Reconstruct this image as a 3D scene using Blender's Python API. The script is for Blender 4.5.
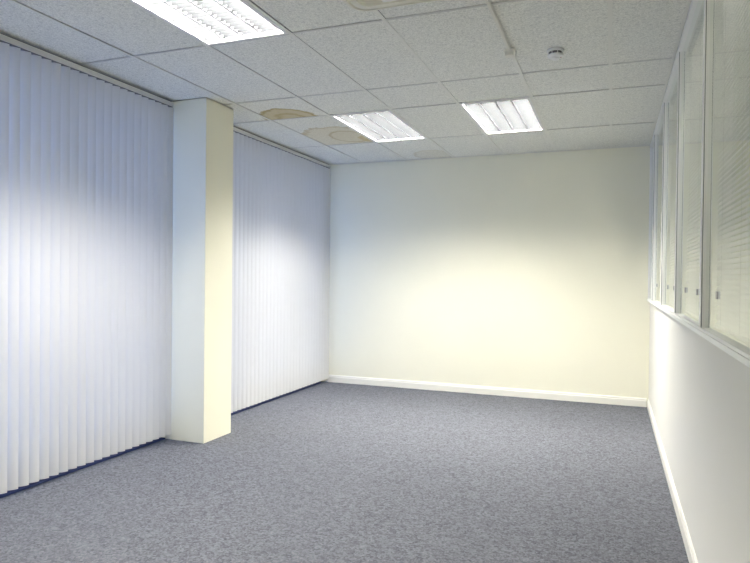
import bpy, bmesh, math, random
from mathutils import Vector, Matrix
for o in list(bpy.data.objects):
    bpy.data.objects.remove(o)
S = bpy.context.scene
COL = S.collection
random.seed(7)

# ---------------------------------------------------------------- camera
CAM_Z = 1.4166
YAW, PITCH, ROLL, FPX = 0.36598, -0.010144, 0.011095, 617.82
def view_ray(a, b):
    cr, sr = math.cos(ROLL), math.sin(ROLL)
    a, b = a*cr+b*sr, -a*sr+b*cr
    dx, dy, dz = a, 1.0, -b
    cp, sp = math.cos(PITCH), math.sin(PITCH)
    Y, Z = dy*cp-dz*sp, dy*sp+dz*cp
    cy, sy = math.cos(YAW), math.sin(YAW)
    return Vector((dx*cy-Y*sy, dx*sy+Y*cy, Z))
fw = view_ray(0, 0)
rt = view_ray(1, 0)-fw
up = fw-view_ray(0, 1)
cd = bpy.data.cameras.new('camera')
cam = bpy.data.objects.new('camera', cd)
COL.objects.link(cam)
R = Matrix((rt, up, -fw)).transposed()
cam.matrix_world = Matrix.Translation((0, 0, CAM_Z)) @ R.to_4x4()
cd.sensor_width = 36
cd.lens = FPX/750*36
cd.clip_start = 0.02
S.camera = cam

# ---------------------------------------------------------------- world, exposure
W = bpy.data.worlds.new('world')
S.world = W
W.use_nodes = True
bg = W.node_tree.nodes['Background']
bg.inputs[0].default_value = (0.34, 0.49, 1.0, 1)
bg.inputs[1].default_value = 1.6
S.view_settings.view_transform = 'Standard'
S.view_settings.look = 'None'
S.view_settings.gamma = 1
S.view_settings.use_curve_mapping = False
S.view_settings.exposure = 0.68
TUBE = 245.0            # strength of the fluorescent tubes

# ---------------------------------------------------------------- dimensions
H = 2.869              # ceiling
GX, R0 = -0.029, 4.507 # ceiling grid origin
def gx(i): return GX+0.6*i
ROWS = [-1.493, -0.293, 0.907, 2.107, 3.307, 4.507, 5.107, 6.307]
YB, YF = -2.2, 7.412   # back and far wall
XL, XR = -3.60, 0.394  # wall faces
XBL = -3.492           # blind plane

# ---------------------------------------------------------------- materials
def mat(name, color, rough=0.6, metal=0.0, spec=0.5):
    m = bpy.data.materials.new(name)
    m.use_nodes = True
    b = m.node_tree.nodes['Principled BSDF']
    b.inputs['Base Color'].default_value = (*color, 1)
    b.inputs['Roughness'].default_value = rough
    b.inputs['Metallic'].default_value = metal
    b.inputs['Specular IOR Level'].default_value = spec
    return m
def N(m, t, **k):
    n = m.node_tree.nodes.new(t)
    for a, b in k.items():
        setattr(n, a, b)
    return n
def L(m, a, b):
    m.node_tree.links.new(a, b)
def P(m):
    return m.node_tree.nodes['Principled BSDF']
def math_n(m, op, a, b=None, c=None):
    n = N(m, 'ShaderNodeMath', operation=op)
    for i, v in enumerate((a, b, c)):
        if v is None: continue
        if isinstance(v, (int, float)): n.inputs[i].default_value = v
        else: L(m, v, n.inputs[i])
    return n.outputs[0]
def mixc(m, fac, a, b):
    n = N(m, 'ShaderNodeMix', data_type='RGBA')
    for i, v in ((0, fac), (6, a), (7, b)):
        if isinstance(v, tuple): n.inputs[i].default_value = (*v, 1)
        elif isinstance(v, (int, float)): n.inputs[i].default_value = v
        else: L(m, v, n.inputs[i])
    return n.outputs[2]
def noise(m, vec, scale, detail=3, rough=0.6):
    n = N(m, 'ShaderNodeTexNoise')
    n.inputs['Scale'].default_value = scale
    n.inputs['Detail'].default_value = detail
    n.inputs['Roughness'].default_value = rough
    L(m, vec, n.inputs['Vector'])
    return n.outputs['Fac']
def ramp(m, fac, lo, hi):
    n = N(m, 'ShaderNodeMapRange')
    L(m, fac, n.inputs[0])
    n.inputs[1].default_value = lo
    n.inputs[2].default_value = hi
    return n.outputs[0]
def bump(m, h, strength, dist):
    n = N(m, 'ShaderNodeBump')
    n.inputs['Strength'].default_value = strength
    n.inputs['Distance'].default_value = dist
    L(m, h, n.inputs['Height'])
    L(m, n.outputs[0], P(m).inputs['Normal'])

def plaster(name, c):
    m = mat(name, c, 0.55, 0, 0.35)
    g = N(m, 'ShaderNodeNewGeometry').outputs['Position']
    n1 = noise(m, g, 1.3, 3)
    L(m, mixc(m, ramp(m, n1, 0.3, 0.7), c, tuple(v*0.975 for v in c)), P(m).inputs['Base Color'])
    bump(m, noise(m, g, 160, 2), 0.08, 0.001)
    return m
M_wall = plaster('cream_paint', (0.90, 0.875, 0.70))
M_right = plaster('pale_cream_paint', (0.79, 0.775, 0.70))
M_white = mat('white_gloss', (0.84, 0.83, 0.80), 0.35)
M_skirt = mat('cream_white_skirting', (0.85, 0.83, 0.74), 0.4)
M_frame = mat('white_lacquered_frame', (0.90, 0.90, 0.86), 0.35)
M_groove = mat('dark_gasket_and_shade', (0.16, 0.16, 0.16), 0.6)  # gasket colour, also paints the shadow gap above the blind headrails
M_dark = mat('dark_plenum', (0.02, 0.02, 0.022), 0.9)
M_navy = mat('navy_blue_shade', (0.03, 0.045, 0.13), 0.6)  # blue daylit shade under the blinds, painted as navy
M_rail = mat('white_aluminium_rail', (0.66, 0.66, 0.63), 0.4)
M_grey = mat('grey_plastic', (0.30, 0.31, 0.30), 0.4)
M_clip = mat('brushed_nickel', (0.42, 0.42, 0.39), 0.4, 0.0)
M_ac = mat('cream_plastic', (0.74, 0.72, 0.60), 0.45)
M_det = mat('white_plastic', (0.82, 0.82, 0.79), 0.4)
M_trunk = mat('ivory_trunking', (0.76, 0.74, 0.64), 0.5)
M_grid = mat('ceiling_grid_paint', (0.76, 0.75, 0.67), 0.5)
M_cross = mat('ceiling_cross_tee_paint', (0.62, 0.61, 0.56), 0.5)
M_tray = mat('white_reflector', (0.86, 0.87, 0.88), 0.35)
M_louvre = mat('low_glare_louvre', (0.026, 0.0275, 0.029), 0.5, 0.0, 0.1)
M_div = mat('louvre_divider', (0.12, 0.125, 0.13), 0.5, 0.0, 0.1)

# carpet
M_carpet = mat('grey_carpet', (0.2, 0.2, 0.22), 0.95, 0, 0.1)
def carpet():
    m = M_carpet
    g = N(m, 'ShaderNodeNewGeometry').outputs['Position']
    f1 = noise(m, g, 105, 4, 0.8)
    f2 = noise(m, g, 90, 3, 0.75)
    big = noise(m, g, 1.6, 3)
    c = mixc(m, ramp(m, f1, 0.42, 0.60), (0.008, 0.010, 0.015), (0.265, 0.276, 0.306))
    c2 = mixc(m, ramp(m, f2, 0.35, 0.65), (0.034, 0.037, 0.045), (0.135, 0.142, 0.160))
    c = mixc(m, 0.45, c, c2)
    def flecks(scale):
        v = N(m, 'ShaderNodeTexVoronoi'); v.inputs['Scale'].default_value = scale
        L(m, g, v.inputs['Vector'])
        sp = N(m, 'ShaderNodeSeparateColor'); L(m, v.outputs['Color'], sp.inputs[0])
        return sp.outputs[0]
    c3 = mixc(m, flecks(85), (0.026, 0.028, 0.034), (0.216, 0.224, 0.246))
    c4 = mixc(m, flecks(42), (0.066, 0.069, 0.078), (0.170, 0.176, 0.195))
    c = mixc(m, 0.70, c, mixc(m, 0.40, c3, c4))
    sep = N(m, 'ShaderNodeSeparateXYZ'); L(m, g, sep.inputs[0])
    def seam(o, off):
        a = math_n(m, 'ADD', o, off)
        a = math_n(m, 'PINGPONG', a, 0.25)
        return math_n(m, 'LESS_THAN', a, 0.003)
    s = math_n(m, 'MAXIMUM', seam(sep.outputs[0], 10.1), seam(sep.outputs[1], 10.17))
    s = math_n(m, 'MULTIPLY', s, 0.14)
    c = mixc(m, s, c, (0.10, 0.105, 0.12))
    c = mixc(m, ramp(m, big, 0.3, 0.7), c, mixc(m, 0.12, c, (0.16, 0.16, 0.18)))
    L(m, c, P(m).inputs['Base Color'])
    bump(m, f1, 0.5, 0.004)
carpet()

# mineral fibre ceiling tiles, water stained in places
M_tile = mat('mineral_fibre_tile', (0.7, 0.7, 0.68), 0.9, 0, 0.2)
def tile():
    m = M_tile
    g = N(m, 'ShaderNodeNewGeometry').outputs['Position']
    sep = N(m, 'ShaderNodeSeparateXYZ'); L(m, g, sep.inputs[0])
    X, Y = sep.outputs[0], sep.outputs[1]
    f1 = noise(m, g, 120, 3, 0.7)
    f2 = noise(m, g, 45, 3, 0.65)
    c = mixc(m, ramp(m, f1, 0.36, 0.62), (0.65, 0.65, 0.58), (0.90, 0.895, 0.815))
    c = mixc(m, math_n(m, 'MULTIPLY', ramp(m, f2, 0.56, 0.66), 0.5), c, (0.50, 0.50, 0.465))
    wob = noise(m, g, 9, 3)
    wv = math_n(m, 'MULTIPLY', math_n(m, 'SUBTRACT', wob, 0.5), 0.35)
    def dist(cx, cy, a, b):
        dx = math_n(m, 'DIVIDE', math_n(m, 'SUBTRACT', X, cx), a)
        dy = math_n(m, 'DIVIDE', math_n(m, 'SUBTRACT', Y, cy), b)
        d = math_n(m, 'SQRT', math_n(m, 'ADD', math_n(m, 'MULTIPLY', dx, dx), math_n(m, 'MULTIPLY', dy, dy)))
        return math_n(m, 'ADD', d, wv)
    def box(x0, x1, y0, y1):
        a = math_n(m, 'MULTIPLY', math_n(m, 'GREATER_THAN', X, x0), math_n(m, 'LESS_THAN', X, x1))
        b = math_n(m, 'MULTIPLY', math_n(m, 'GREATER_THAN', Y, y0), math_n(m, 'LESS_THAN', Y, y1))
        return math_n(m, 'MULTIPLY', a, b)
    def ring(d, r, w):
        t = math_n(m, 'ABSOLUTE', math_n(m, 'SUBTRACT', d, r))
        n = N(m, 'ShaderNodeMapRange'); L(m, t, n.inputs[0])
        n.inputs[1].default_value = 0; n.inputs[2].default_value = w
        n.inputs[3].default_value = 1; n.inputs[4].default_value = 0
        return n.outputs[0]
    def stain(c, cx, cy, a, b, bx, fill, edge, rings, tint=(0.60, 0.50, 0.26), dark=(0.42, 0.32, 0.13)):
        d = dist(cx, cy, a, b)
        k = box(*bx)
        n = N(m, 'ShaderNodeMapRange'); L(m, d, n.inputs[0])
        n.inputs[1].default_value = 0.94; n.inputs[2].default_value = 1.0
        n.inputs[3].default_value = 1; n.inputs[4].default_value = 0
        c = mixc(m, math_n(m, 'MULTIPLY', math_n(m, 'MULTIPLY', n.outputs[0], fill), k), c, tint)
        for r, w, s in rings:
            c = mixc(m, math_n(m, 'MULTIPLY', math_n(m, 'MULTIPLY', ring(d, r, w), edge*s), k), c, dark)
        return c
    c = stain(c, -2.80, 5.12, 0.28, 0.37, (-3.10, gx(-4), R0, 5.107), 0.75, 0.8, ((0.93, 0.09, 1), (0.45, 0.12, 0.7)))
    c = stain(c, -2.66, 6.16, 0.50, 0.66, (gx(-5), gx(-4), 5.107, 6.307), 0.42, 0.6, ((0.95, 0.06, 0.8), (0.22, 0.05, 0.0)))
    c = stain(c, -2.60, 5.98, 0.20, 0.28, (gx(-5), gx(-4), 5.107, 6.307), 0.15, 0.7, ((0.93, 0.12, 0.8),))
    c = stain(c, -2.44, 6.12, 0.10, 0.16, (gx(-5), gx(-4), 5.107, 6.307), 0.7, 0.4, ((0.7, 0.3, 0.6),))
    c = stain(c, -2.02, 7.20, 0.24, 0.30, (gx(-4), gx(-3), 6.307, 8), 0.18, 0.3, ((0.93, 0.1, 0.7),))
    L(m, c, P(m).inputs['Base Color'])
    bump(m, f1, 0.35, 0.003)
tile()

# vane fabric: lets part of the daylight through
def vane_mat():
    m = bpy.data.materials.new('white_vane_fabric'); m.use_nodes = True
    b = P(m)
    g = N(m, 'ShaderNodeNewGeometry').outputs['Position']
    mp = N(m, 'ShaderNodeMapping'); mp.inputs['Scale'].default_value = (1, 1, 0.06)
    L(m, g, mp.inputs[0])
    f = noise(m, mp.outputs[0], 300, 2)
    c = mixc(m, f, (0.75, 0.745, 0.72), (0.78, 0.775, 0.75))
    L(m, c, b.inputs['Base Color'])
    b.inputs['Roughness'].default_value = 0.7
    b.inputs['Specular IOR Level'].default_value = 0.3
    t = N(m, 'ShaderNodeBsdfTranslucent'); t.inputs[0].default_value = (0.86, 0.88, 0.90, 1)
    mx = N(m, 'ShaderNodeMixShader'); mx.inputs[0].default_value = 0.27
    out = m.node_tree.nodes['Material Output']
    L(m, b.outputs[0], mx.inputs[1]); L(m, t.outputs[0], mx.inputs[2]); L(m, mx.outputs[0], out.inputs[0])
    return m
M_vane = vane_mat()

def glass_mat(name, tint):
    m = bpy.data.materials.new(name); m.use_nodes = True
    nt = m.node_tree; nt.nodes.remove(P(m))
    tr = N(m, 'ShaderNodeBsdfTransparent'); tr.inputs[0].default_value = (*tint, 1)
    gl = N(m, 'ShaderNodeBsdfGlossy'); gl.inputs['Roughness'].default_value = 0.0
    gl.inputs[0].default_value = (0.95, 0.97, 0.95, 1)
    fr = N(m, 'ShaderNodeFresnel'); 
    bf = N(m, 'ShaderNodeNewGeometry').outputs['Backfacing']
    mr = N(m, 'ShaderNodeMapRange'); mr.inputs[3].default_value = 1.6; mr.inputs[4].default_value = 1/1.6
    L(m, bf, mr.inputs[0]); L(m, mr.outputs[0], fr.inputs[0])
    mx = N(m, 'ShaderNodeMixShader')
    L(m, fr.outputs[0], mx.inputs[0]); L(m, tr.outputs[0], mx.inputs[1]); L(m, gl.outputs[0], mx.inputs[2])
    L(m, mx.outputs[0], nt.nodes['Material Output'].inputs[0])
    return m
M_glass = glass_mat('partition_glass', (0.94, 0.955, 0.93))
M_wglass = glass_mat('window_glass', (0.85, 0.92, 0.98))
def emit(name, c, s):
    m = bpy.data.materials.new(name); m.use_nodes = True
    nt = m.node_tree; nt.nodes.remove(P(m))
    e = N(m, 'ShaderNodeEmission'); e.inputs[0].default_value = (*c, 1); e.inputs[1].default_value = s
    L(m, e.outputs[0], nt.nodes['Material Output'].inputs[0])
    return m
M_tube = emit('fluorescent_tube', (1.0, 0.962, 0.895), TUBE)
M_cool = emit('cooler_older_tube', (1.0, 0.965, 0.915), TUBE*0.84)
M_slat = mat('pale_venetian_slat', (0.80, 0.79, 0.76), 0.45)

# ---------------------------------------------------------------- mesh helpers
class MB:
    def __init__(s): s.bm = bmesh.new()
    def box(s, x0, x1, y0, y1, z0, z1, bev=0.0):
        x0, x1 = min(x0, x1), max(x0, x1); y0, y1 = min(y0, y1), max(y0, y1)
        b = bmesh.new() if bev else s.bm
        v = [b.verts.new((x, y, z)) for x in (x0, x1) for y in (y0, y1) for z in (z0, z1)]
        for f in ((0,1,3,2), (4,6,7,5), (0,4,5,1), (2,3,7,6), (0,2,6,4), (1,5,7,3)):
            b.faces.new([v[i] for i in f])
        if bev:
            bmesh.ops.bevel(b, geom=b.edges[:], offset=bev, segments=2, affect='EDGES', profile=0.5)
            s.merge(b)
        return s
    def merge(s, b):
        me = bpy.data.meshes.new('tmp'); b.to_mesh(me); b.free()
        s.bm.from_mesh(me); bpy.data.meshes.remove(me)
    def prism(s, pts, axis, a, b):
        """extrude closed 2-D outline along an axis ('x','y','z') from a to b"""
        def mk(p, t):
            if axis == 'y': return (p[0], t, p[1])
            if axis == 'x': return (t, p[0], p[1])
            return (p[0], p[1], t)
        A = [s.bm.verts.new(mk(p, a)) for p in pts]; B = [s.bm.verts.new(mk(p, b)) for p in pts]
        n = len(pts)
        for i in range(n):
            s.bm.faces.new((A[i], A[(i+1) % n], B[(i+1) % n], B[i]))
        s.bm.faces.new(A); s.bm.faces.new(B[::-1])
        return s
    def lathe(s, prof, seg=40, c=(0, 0)):
        rings = []
        for r, z in prof:
            if r < 1e-6: rings.append([s.bm.verts.new((c[0], c[1], z))])
            else: rings.append([s.bm.verts.new((c[0]+r*math.cos(2*math.pi*k/seg), c[1]+r*math.sin(2*math.pi*k/seg), z)) for k in range(seg)])
        for a, b in zip(rings, rings[1:]):
            for k in range(seg):
                k2 = (k+1) % seg
                if len(a) == 1: s.bm.faces.new((a[0], b[k], b[k2]))
                elif len(b) == 1: s.bm.faces.new((a[k], b[0], a[k2]))
                else: s.bm.faces.new((a[k], b[k], b[k2], a[k2]))
        return s
    def loops(s, rings, closed_end=False):
        R_ = [[s.bm.verts.new(p) for p in r] for r in rings]
        n = len(rings[0])
        for a, b in zip(R_, R_[1:]):
            for k in range(n):
                s.bm.faces.new((a[k], a[(k+1) % n], b[(k+1) % n], b[k]))
        if closed_end: s.bm.faces.new(R_[-1])
        return s
    def build(s, name, m, parent=None, smooth=False):
        bmesh.ops.recalc_face_normals(s.bm, faces=s.bm.faces[:])
        me = bpy.data.meshes.new(name); s.bm.to_mesh(me); s.bm.free()
        me.materials.append(m)
        if smooth:
            me.shade_smooth()
            me.set_sharp_from_angle(angle=math.radians(35))
        o = bpy.data.objects.new(name, me); COL.objects.link(o)
        if parent: o.parent = parent
        return o
def struct(o, label=None):
    o['kind'] = 'structure'
    if label: o['label'] = label
    return o
def tag(o, label, cat, group=None):
    o['label'] = label; o['category'] = cat
    if group: o['group'] = group
    return o
def empty(name, loc=(0, 0, 0)):
    o = bpy.data.objects.new(name, None); COL.objects.link(o); o.location = loc; o.empty_display_size = 0.1
    return o
def dup(root, loc):
    c = root.copy(); COL.objects.link(c); c.location = loc
    for ch in root.children:
        d = ch.copy(); COL.objects.link(d); d.parent = c
        for g in ch.children:
            e = g.copy(); COL.objects.link(e); e.parent = d
    return c

# ---------------------------------------------------------------- room shell
XC = 2.0      # far side of the corridor behind the glazed partition
struct(MB().box(-3.8, XC+0.12, YB-0.12, YF+0.12, -0.15, 0).build('floor', M_carpet), 'mottled blue grey carpet tile floor')
struct(MB().box(-3.8, XC+0.12, YF, YF+0.12, 0, 3.3).build('wall_far', M_wall), 'plain cream painted wall at the far end of the room')
struct(MB().box(-3.8, XC+0.12, YB-0.12, YB, 0, 3.3).build('wall_back', M_wall), 'plain cream wall behind the camera')
# left wall with two openings
W1, W2 = (1.15, 4.275), (4.675, 7.30)
b = MB()
b.box(XL-0.2, XL, YB, W1[0], 0, 3.3).box(XL-0.2, XL, W1[1], W2[0], 0, 3.3).box(XL-0.2, XL, W2[1], YF, 0, 3.3)
for w in (W1, W2):
    b.box(XL-0.2, XL, w[0], w[1], 0, 0.12).box(XL-0.2, XL, w[0], w[1], 2.80, 3.3)
struct(b.build('wall_left', M_wall), 'cream wall with the window openings behind the vertical blinds')
for k, w in enumerate((W1, W2)):
    struct(MB().box(XL, XL+0.012, w[0], w[1], 0, 0.115).box(XL+0.012, XL+0.062, w[0], w[1], 0, 0.010).build('trim_%d' % (k+1), M_navy), 'navy strip painted as the blue shade under the %s vertical blind' % ('nearer', 'farther')[k])
    wn = empty('window_%d' % (k+1), (XL-0.1, (w[0]+w[1])/2, 0.12)); struct(wn, 'tall window behind the %s vertical blind' % ('nearer', 'farther')[k])
    f = MB(); y0, y1 = w[0]-wn.location.y, w[1]-wn.location.y; zt = 2.68
    f.box(-0.03, 0.03, y0, y0+0.06, 0, zt).box(-0.03, 0.03, y1-0.06, y1, 0, zt)
    f.box(-0.03, 0.03, y0+0.06, y1-0.06, 0, 0.06).box(-0.03, 0.03, y0+0.06, y1-0.06, zt-0.06, zt)
    n = 3
    for j in range(1, n):
        yy = y0+(y1-y0)*j/n
        f.box(-0.029, 0.029, yy-0.03, yy+0.03, 0.06, zt-0.06)
    f.build('window_frame', M_white, wn)
    for j in range(n):
        a = y0+(y1-y0)*j/n+0.06 if j == 0 else y0+(y1-y0)*j/n+0.03
        c = y0+(y1-y0)*(j+1)/n-(0.06 if j == n-1 else 0.03)
        g = MB(); vs = [g.bm.verts.new(p) for p in ((0, a, 0.06), (0, c, 0.06), (0, c, zt-0.06), (0, a, zt-0.06))]; g.bm.faces.new(vs)
        g.build('window_pane', M_wglass, wn)
# square column between the blinds
struct(MB().box(XL+0.013, -3.149, 4.278, 4.671, 0, H-0.001, 0.003).build('wall_column', M_wall), 'square cream column standing between the two vertical blinds')

# right wall below the glazing, corridor behind it
ZS = 1.165
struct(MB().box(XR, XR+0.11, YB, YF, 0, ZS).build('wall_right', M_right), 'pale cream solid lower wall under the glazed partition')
struct(MB().box(XC, XC+0.12, YB, YF, 0, 3.3).build('wall_corridor', M_right), 'pale wall of the corridor beyond the glass partition')

# skirting boards with a stepped top
def skirt(d, hgt=0.095):
    return [(0, 0), (d, 0), (d, hgt*0.72), (d*0.75, hgt*0.78), (d*0.75, hgt*0.90), (d*0.3, hgt), (0, hgt)]
pts = [(YF-p[0], p[1]) for p in skirt(0.018)]
b = MB(); b.prism(pts, 'x', XL+0.1, XR-0.02)
struct(b.build('baseboard_far', M_skirt), 'white skirting board along the far wall')
pts = [(XR-p[0], p[1]) for p in skirt(0.014)]
b = MB(); b.prism(pts, 'y', YB+0.001, YF-0.019)
struct(b.build('baseboard_right', M_skirt), 'white skirting board along the right wall')

# ---------------------------------------------------------------- suspended ceiling
XCL, XCR = XL, XR-0.03
cols = [(XL, gx(-5))]+[(gx(i), gx(i+1)) for i in range(-5, 0)]+[(gx(0), XR-0.02)]
rows = [(YB, ROWS[0])]+list(zip(ROWS, ROWS[1:]))+[(ROWS[-1], YF)]
LIGHTS = [(-4, 2.107), (-4, 5.107), (-2, 5.107), (-4, -1.493), (-2, -1.493)]
AC = (-1.335, -0.385, 2.17, 3.12)
t = MB()
rnd = random.Random(11)
for ci, (x0, x1) in enumerate(cols):
    for (y0, y1) in rows:
        if any(abs(x0-gx(i)) < .01 and abs(y0-yy) < .01 for i, yy in LIGHTS): continue
        gy = rnd.choice((0.0, 0.004, 0.007, 0.011)); gxx = rnd.choice((0.0, 0.0, 0.003, 0.005)) if ci < 5 else 0.0
        zz = H+0.001+rnd.choice((0, 0.001, 0.002))
        a = x0+0.010+gxx; c = x1-0.010; d = y0+0.008+gy; e = y1-0.008
        if x0 < XL+.01: a = x0+0.002
        if ci == len(cols)-1: c = x1-0.002
        # the cassette cuts the tiles it sits in
        if a < AC[1] and c > AC[0] and d < AC[3] and e > AC[2]:
            i0, i1, j0, j1 = AC[0]+.03, AC[1]-.03, AC[2]+.03, AC[3]-.03
            if d < j0: t.box(a, c, d, j0, zz, zz+0.016)
            if e > j1: t.box(a, c, j1, e, zz, zz+0.016)
            m0, m1 = max(d, j0), min(e, j1)
            if a < i0: t.box(a, i0, m0, m1, zz, zz+0.016)
            if c > i1: t.box(i1, c, m0, m1, zz, zz+0.016)
            continue
        # column bites into the corner of the edge tiles
        if a < -3.149 and d < 4.671 and e > 4.278:
            X0 = -3.147
            if d < 4.276: t.box(a, c, d, 4.276, zz, zz+0.016)
            if e > 4.673: t.box(a, c, max(d, 4.673), e, zz, zz+0.016)
            if c > X0: t.box(X0, c, max(d, 4.276), min(e, 4.673), zz, zz+0.016)
            continue
        t.box(a, c, d, e, zz, zz+0.016, 0.0012)
ceil = struct(t.build('ceiling', M_tile), 'suspended ceiling of grey mineral fibre tiles, some water stained')
t = MB()
def clear_ac(x0, x1, y0, y1):
    return not (x0 < AC[1]-.02 and x1 > AC[0]+.02 and y0 < AC[3]-.02 and y1 > AC[2]+.02)
for i in range(-5, 1):
    x = gx(i)
    if i == -5:
        segs = [(YB, 4.277), (4.672, YF)] if x-0.012 < -3.149 else [(YB, YF)]
    else: segs = [(YB, YF)]
    if AC[0] < x < AC[1]: segs = [(YB, AC[2]+.02), (AC[3]-.02, YF)]
    for a, c in segs: t.box(x-0.0115, x+0.0115, a, c, H-0.003, H)
t.build('ceiling_grid', M_grid, ceil)
t = MB()
for y in ROWS:
    for (x0, x1) in cols:
        if not clear_ac(x0, x1, y-.01, y+.01): continue
        a = x0+0.0125 if x0 > XL+.01 else x0
        c = x1-0.0125 if x1 < XR-.03 else x1
        if y == R0 and x0 < -3.149: a = -3.146
        if a < c: t.box(a, c, y-0.010, y+0.008, H-0.0025, H)
t.build('cross_tee', M_cross, ceil)
t = MB()
t.box(XL+0.08, XR-0.03, YF-0.022, YF-0.007, H-0.004, H)
t.box(XR-0.045, XR-0.03, YB, YF-0.03, H-0.004, H)
struct(t.build('trim_3', M_grid), 'pale wall angle where the ceiling meets the walls')
struct(MB().box(-3.8, XC, YB, YF, 3.3, 3.4).build('ceiling_slab', M_dark), 'dark slab above the suspended ceiling')
struct(MB().box(XR+0.111, XC, YB, YF, H, H+0.02).build('ceiling_corridor', M_tile), 'corridor ceiling beyond the glass partition')

# ---------------------------------------------------------------- recessed luminaires
def make_light():
    """origin: centre of the 600 x 1200 module at ceiling level"""
    root = empty('recessed_ceiling_light')
    hx, hy = 0.300, 0.600
    f = MB()
    e, w, z0, z1 = 0.011, 0.020, -0.005, 0.001
    f.box(-hx+e, -hx+e+w, -hy+e, hy-e, z0, z1, 0.001).box(hx-e-w, hx-e, -hy+e, hy-e, z0, z1, 0.001)
    f.box(-hx+e+w, hx-e-w, -hy+e, -hy+e+w, z0, z1, 0.001).box(-hx+e+w, hx-e-w, hy-e-w, hy-e, z0, z1, 0.001)
    f.build('frame', M_white, root)
    t = MB()
    ix, iy = hx-e-w+.002, hy-e-w+.002
    zt = 0.105
    t.loops([[(-ix, -iy, z1), (ix, -iy, z1), (ix, iy, z1), (-ix, iy, z1)], [(-ix, -iy, zt), (ix, -iy, zt), (ix, iy, zt), (-ix, iy, zt)]], True)
    t.build('reflector_tray', M_tray, root)
    ix -= .003; iy -= .003
    pitch = 2*ix/4
    l = MB()
    for k in range(1, 4):
        x = -ix+pitch*k
        l.prism([(x-0.004, 0.0), (x+0.004, 0.0), (x+0.015, 0.052), (x-0.015, 0.052)], 'y', -iy, iy)
    l.build('divider', M_div, root)
    l = MB()
    n = 26
    for k in range(1, n):
        y = -iy+2*iy*k/n
        for j in range(4):
            a = -ix+pitch*j+(0.0045 if j else 0); c = -ix+pitch*(j+1)-(0.0045 if j < 3 else 0)
            l.bm.faces.new([l.bm.verts.new(p) for p in ((a, y-0.0012, 0.0005), (c, y-0.0012, 0.0005), (c, y-0.0030, 0.025), (a, y-0.0030, 0.025))])
            l.bm.faces.new([l.bm.verts.new(p) for p in ((a, y+0.0012, 0.0005), (c, y+0.0012, 0.0005), (c, y+0.0030, 0.025), (a, y+0.0030, 0.025))])
            l.bm.faces.new([l.bm.verts.new(p) for p in ((a, y-0.0012, 0.0005), (c, y-0.0012, 0.0005), (c, y+0.0012, 0.0005), (a, y+0.0012, 0.0005))])
    l.build('louvre', M_louvre, root)
    for k in range(4):
        x = -ix+pitch*(k+.5)
        tb = MB()
        seg = 10
        rings = [[(x+0.013*math.cos(2*math.pi*q/seg), yy, 0.062+0.013*math.sin(2*math.pi*q/seg)) for q in range(seg)] for yy in (-iy+.02, iy-.02)]
        tb.loops(rings)
        tb.build('fluorescent_tube', M_cool, root, True)
    return root
lab = ['large recessed louvred ceiling light, nearest, cut off by the top of the photo',
       'recessed louvred ceiling light beside the brown water stain, left of the far pair',
       'bright recessed louvred ceiling light in front of the far wall, right of the far pair',
       'recessed louvred ceiling light behind the camera on the window side',
       'recessed louvred ceiling light behind the camera on the partition side']
proto = make_light()
for k, (i, y) in enumerate(LIGHTS):
    loc = (gx(i)+0.3, y+0.6, H)
    o = proto if k == 0 else dup(proto, loc)
    o.location = loc
    if i == -2:        # fresher, brighter lamps on the partition side
        for ch in o.children:
            if ch.name.startswith('fluorescent_tube'):
                ch.material_slots[0].link = 'OBJECT'; ch.material_slots[0].material = M_tube
    tag(o, lab[k], 'ceiling light', 'recessed ceiling lights')
# plain lamp in the corridor
cl = empty('corridor_ceiling_light', (1.2, 4.0, H))
MB().box(-0.10, 0.10, -1.5, 1.5, -0.05, -0.001, 0.004).build('lamp_housing', M_white, cl)
MB().box(-0.08, 0.08, -1.45, 1.45, -0.062, -0.051).build('diffuser', emit('corridor_diffuser', (1, 0.98, 0.93), 14.0), cl)
tag(cl, 'long surface lamp on the corridor ceiling beyond the partition', 'ceiling light')

# ---------------------------------------------------------------- glazed partition
POSTS = [-1.70, -0.50, 0.70, 1.90, 3.10, 4.30, 5.50, 6.70]
XFR, XG = 0.371, 0.3915
t = MB()
t.box(XFR-.004, XR+0.11, YB, YF, ZS+.0005, ZS+0.022, 0.002)
t.box(XFR, XR+0.11, YB, YF, ZS+0.0225, ZS+0.034)
struct(t.build('trim_4', M_frame), 'white sill rail along the bottom of the glazed partition')
t = MB(); t.box(XFR-.004, XR+0.11, YB, YF, H-0.032, H-0.006, 0.002)
struct(t.build('trim_5', M_frame), 'white head rail of the glazed partition under the ceiling')
Z0, Z1 = ZS+0.0345, H-0.0325
bounds = POSTS+[YF-0.05]
names = ['nearest pane of the glazed partition, slatted blind visible behind the glass', 'second pane of the glazed partition from the camera',
         'third pane of the glazed partition from the camera', 'fourth pane of the glazed partition from the camera', 'narrow farthest pane of the partition by the far wall']
wi = 3
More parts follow.
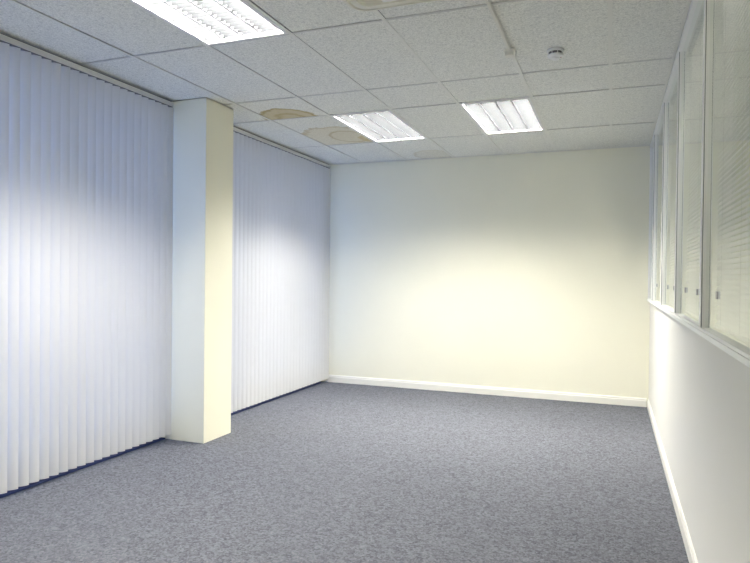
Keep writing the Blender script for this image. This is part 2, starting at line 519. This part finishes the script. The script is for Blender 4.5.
for k in range(len(POSTS)):
    y0 = bounds[k]; y1 = bounds[k+1]
    wn = empty('window_%d' % wi, (XFR, y0, Z0)); wi += 1
    struct(wn, names[k-3] if k >= 3 else 'glazed partition pane behind the camera edge')
    hz = Z1-Z0
    p = MB()
    # front cover strips with a groove between, then the post body
    p.box(0, 0.004, 0.0, 0.044, 0, hz, 0.001)
    p.box(0.0072, 0.13, 0.0, 0.044, 0, hz)
    p.build('post', M_frame, wn)
    g = MB().box(0.0041, 0.0071, 0.004, 0.040, 0, hz); g.build('gasket', M_groove, wn)
    ya, yb = 0.0445, y1-y0-0.0005
    g = MB(); x = XG-XFR
    g.bm.faces.new([g.bm.verts.new(q) for q in ((x, ya, 0), (x, yb, 0), (x, yb, hz), (x, ya, hz))])
    g.build('glass_pane', M_glass, wn)
    g = MB(); x = 0.115
    g.bm.faces.new([g.bm.verts.new(q) for q in ((x, ya, 0), (x, yb, 0), (x, yb, hz), (x, ya, hz))])
    g.build('rear_glass_pane', M_glass, wn)
    if k >= 2:
        for yy in ((0.20, 0.86) if k == 3 else (0.27, 0.78) if k < 7 else (0.30,)):
            c = MB().box(XG-XFR-0.0065, XG-XFR-0.0005, yy-0.016, yy+0.016, 0.138, 0.168, 0.001)
            c.build('clip', M_clip, wn)
# end post by the far wall
t = MB(); t.box(XFR, XR+0.11, YF-0.0495, YF-0.0005, Z0, Z1, 0.001)
struct(t.build('trim_6', M_frame), 'white end post of the glazed partition against the far wall')

# venetian blinds inside the partition
def venetian(y0, y1, label):
    r = empty('venetian_blind', (0.437, y0, 0)); r['label'] = label; r['category'] = 'blind'; r['group'] = 'slatted blinds inside the glazed partition'
    w = y1-y0
    MB().box(-0.014, 0.014, 0, w, Z1-0.03, Z1-0.004, 0.002).build('headrail', M_rail, r)
    s = MB(); pitch = 0.0215; n = int((Z1-0.04-(Z0+0.02))/pitch); a = math.radians(55); c, q = 0.0125*math.cos(a), 0.0125*math.sin(a)
    for k in range(n):
        z = Z0+0.03+k*pitch
        p = [(c*u-math.sin(a)*0.003*(1-u*u), z+q*u+math.cos(a)*0.003*(1-u*u)) for u in (-1, -.5, 0, .5, 1)]
        A = [s.bm.verts.new((x, 0.004, zz)) for x, zz in p]; B = [s.bm.verts.new((x, w-0.004, zz)) for x, zz in p]
        for j in range(4): s.bm.faces.new((A[j], A[j+1], B[j+1], B[j]))
    s.build('slats', M_slat, r, True)
    MB().box(-0.011, 0.011, 0.002, w-0.002, Z0+0.003, Z0+0.013, 0.002).build('bottom_rail', M_rail, r)
    l = MB()
    for yy in (0.15, w/2, w-0.15):
        l.box(-0.0105, -0.0095, yy-0.001, yy+0.001, Z0+0.013, Z1-0.03)
    l.build('ladder_cord', M_rail, r)
vl = ['pale slatted blind behind the nearest partition pane at the right edge of the photo', 'pale slatted blind behind the second partition pane from the camera',
      'pale slatted blind behind the third partition pane from the camera', 'pale slatted blind behind the fourth partition pane from the camera', 'narrow pale slatted blind behind the partition pane nearest the far wall']
for k in range(3, len(POSTS)):
    venetian(bounds[k]+0.06, bounds[k+1]-0.02, vl[k-3])

# ---------------------------------------------------------------- vertical blinds
def vane_mesh(top, bot):
    b = MB(); wv = 0.0425; n = 8; th = 0.0004
    a = math.radians(TILT)
    dx, dy = math.sin(a), math.cos(a)
    fr, bk = [], []
    for k in range(n+1):
        u = -1+2*k/n
        bow = 0.012*(1-u*u)
        x, y = dx*u*wv+dy*bow, dy*u*wv-dx*bow
        fr.append((x+dy*th, y-dx*th)); bk.append((x-dy*th, y+dx*th))
    out = fr+bk[::-1]
    b.prism(out, 'z', bot, top)
    return b
TILT = 42
def vertical_blind(y0, y1, label):
    root = empty('vertical_blind', (XBL, (y0+y1)/2, 0.0)); tag(root, label, 'blind', 'vertical blinds on the window wall')
    h = (y1-y0)/2
    r = MB()
    r.box(-0.020, 0.022, -h, h, 2.817, 2.853, 0.003)
    r.build('headrail', M_rail, root)
    MB().box(-0.014, 0.016, -h+.003, h-.003, 2.8115, 2.8165).build('runner_track', M_groove, root)
    MB().box(-0.014, 0.004, -h, h, 2.8532, H-0.0035).build('shadow_gap_strip', M_groove, root)  # dark strip painted in for the shadow gap between headrail and ceiling
    n = int((2*h-0.05)/0.076)
    src = None
    for k in range(n):
        y = h-0.035-k*0.076
        if src is None:
            v = vane_mesh(2.8065, 0.050).build('vane', M_vane, root, True); src = v
            hg = MB().box(-0.004, 0.004, -0.004, 0.004, 2.7985, 2.811).build('hanger', M_grey, v); sh = hg
        else:
            v = src.copy(); COL.objects.link(v); v.parent = root
            hg = sh.copy(); COL.objects.link(hg); hg.parent = v
        v.location = (0, y, 0)
        v.rotation_euler = (0, 0, math.radians(random.uniform(-3, 3)))
    return root
vertical_blind(W1[0]+0.03, 4.262, 'white vertical fabric blind left of the square column, at the left edge')
vertical_blind(4.685, 7.375, 'white vertical fabric blind between the square column and the far wall')

# ---------------------------------------------------------------- cassette air conditioner
def rrect(x0, x1, y0, y1, r, z, seg=8):
    pts = []
    for cx, cy, a0 in ((x1-r, y1-r, 0), (x0+r, y1-r, 90), (x0+r, y0+r, 180), (x1-r, y0+r, 270)):
        for k in range(seg+1):
            a = math.radians(a0+90*k/seg)
            pts.append((cx+r*math.cos(a), cy+r*math.sin(a), z))
    return pts
ac = empty('air_conditioner', ((AC[0]+AC[1])/2, (AC[2]+AC[3])/2, H))
tag(ac, 'cream ceiling cassette air conditioner with rounded corners at top edge', 'air conditioner')
w = 0.475
def rr(d, z, r=0.10): return rrect(-w+d, w-d, -w+d, w-d, max(r-d*.6, .02), z)
f = MB()
f.loops([rr(0.035, -0.0035), rr(0.003, -0.006), rr(0.0, -0.014), rr(0.004, -0.024), rr(0.016, -0.031), rr(0.030, -0.034), rr(0.033, -0.022), rr(0.045, -0.022), rr(0.050, -0.036), rr(0.085, -0.038), rr(0.090, -0.024), rr(0.15, -0.020)])
f.build('panel_frame', M_ac, ac, True)
f = MB()
f.loops([rr(0.1515, -0.018, .06), rr(0.155, -0.030, .06), rr(0.165, -0.034, .06), rr(0.175, -0.034, .06)], True)
for k in range(14):
    x = -0.24+k*0.037
    f.box(x-.006, x+.006, -0.25, 0.25, -0.040, -0.0345)
f.build('intake_grille', M_ac, ac, True)
for k in range(4):
    f = MB(); f.box(-0.27, 0.27, 0.338, 0.378, -0.034, -0.0295, 0.001)
    o = f.build('air_flap', M_det, ac); o.rotation_euler.z = k*math.pi/2
# ---------------------------------------------------------------- smoke detector
sd = empty('smoke_detector', (-0.357, 4.109, H))
tag(sd, 'round white smoke detector on a ceiling tile above the room', 'smoke detector')
MB().lathe([(0, -0.0005), (0.052, -0.0005), (0.054, -0.004), (0.053, -0.013), (0.049, -0.016), (0, -0.016)]).build('base', M_det, sd, True)
MB().lathe([(0, -0.0165), (0.044, -0.0165), (0.044, -0.0315), (0, -0.0315)]).build('vent_ring', M_groove, sd, True)
f = MB()
for k in range(8):
    a = 2*math.pi*(k+.5)/8
    c, s_ = math.cos(a), math.sin(a)
    q = [(0.0432, -0.0015), (0.047, -0.0015), (0.047, 0.0015), (0.0432, 0.0015)]
    f.prism([(x*c-y*s_, x*s_+y*c) for x, y in q], 'z', -0.0315, -0.0165)
f.build('vent_fins', M_det, sd)
MB().lathe([(0, -0.032), (0.048, -0.032), (0.050, -0.035), (0.047, -0.043), (0.037, -0.049), (0.027, -0.051), (0.025, -0.058), (0.017, -0.062), (0, -0.063)]).build('sensor_cap', M_det, sd, True)
MB().lathe([(0, -0.0455), (0.003, -0.0455), (0.003, -0.053), (0, -0.053)], 12, (0.034, 0.0)).build('indicator_lamp', mat('red_lens', (0.4, 0.03, 0.02), 0.3), sd)

# ---------------------------------------------------------------- junction box and trunking
jb = empty('junction_box', (gx(-1), 4.005, H-0.0032))
tag(jb, 'small square ivory junction box at the end of the ceiling trunking', 'junction box')
MB().box(-0.031, 0.031, -0.031, 0.031, -0.024, -0.0005, 0.003).build('back_box', M_trunk, jb)
MB().box(-0.029, 0.029, -0.029, 0.029, -0.042, -0.0245, 0.003).build('lid', M_trunk, jb)
tag(MB().box(gx(-1)-0.009, gx(-1)+0.009, AC[3]+0.003, 3.973, H-0.015, H-0.0035, 0.002).build('cable_trunking', M_trunk),
    'narrow ivory cable trunking on the ceiling between air conditioner and junction box', 'cable trunking')
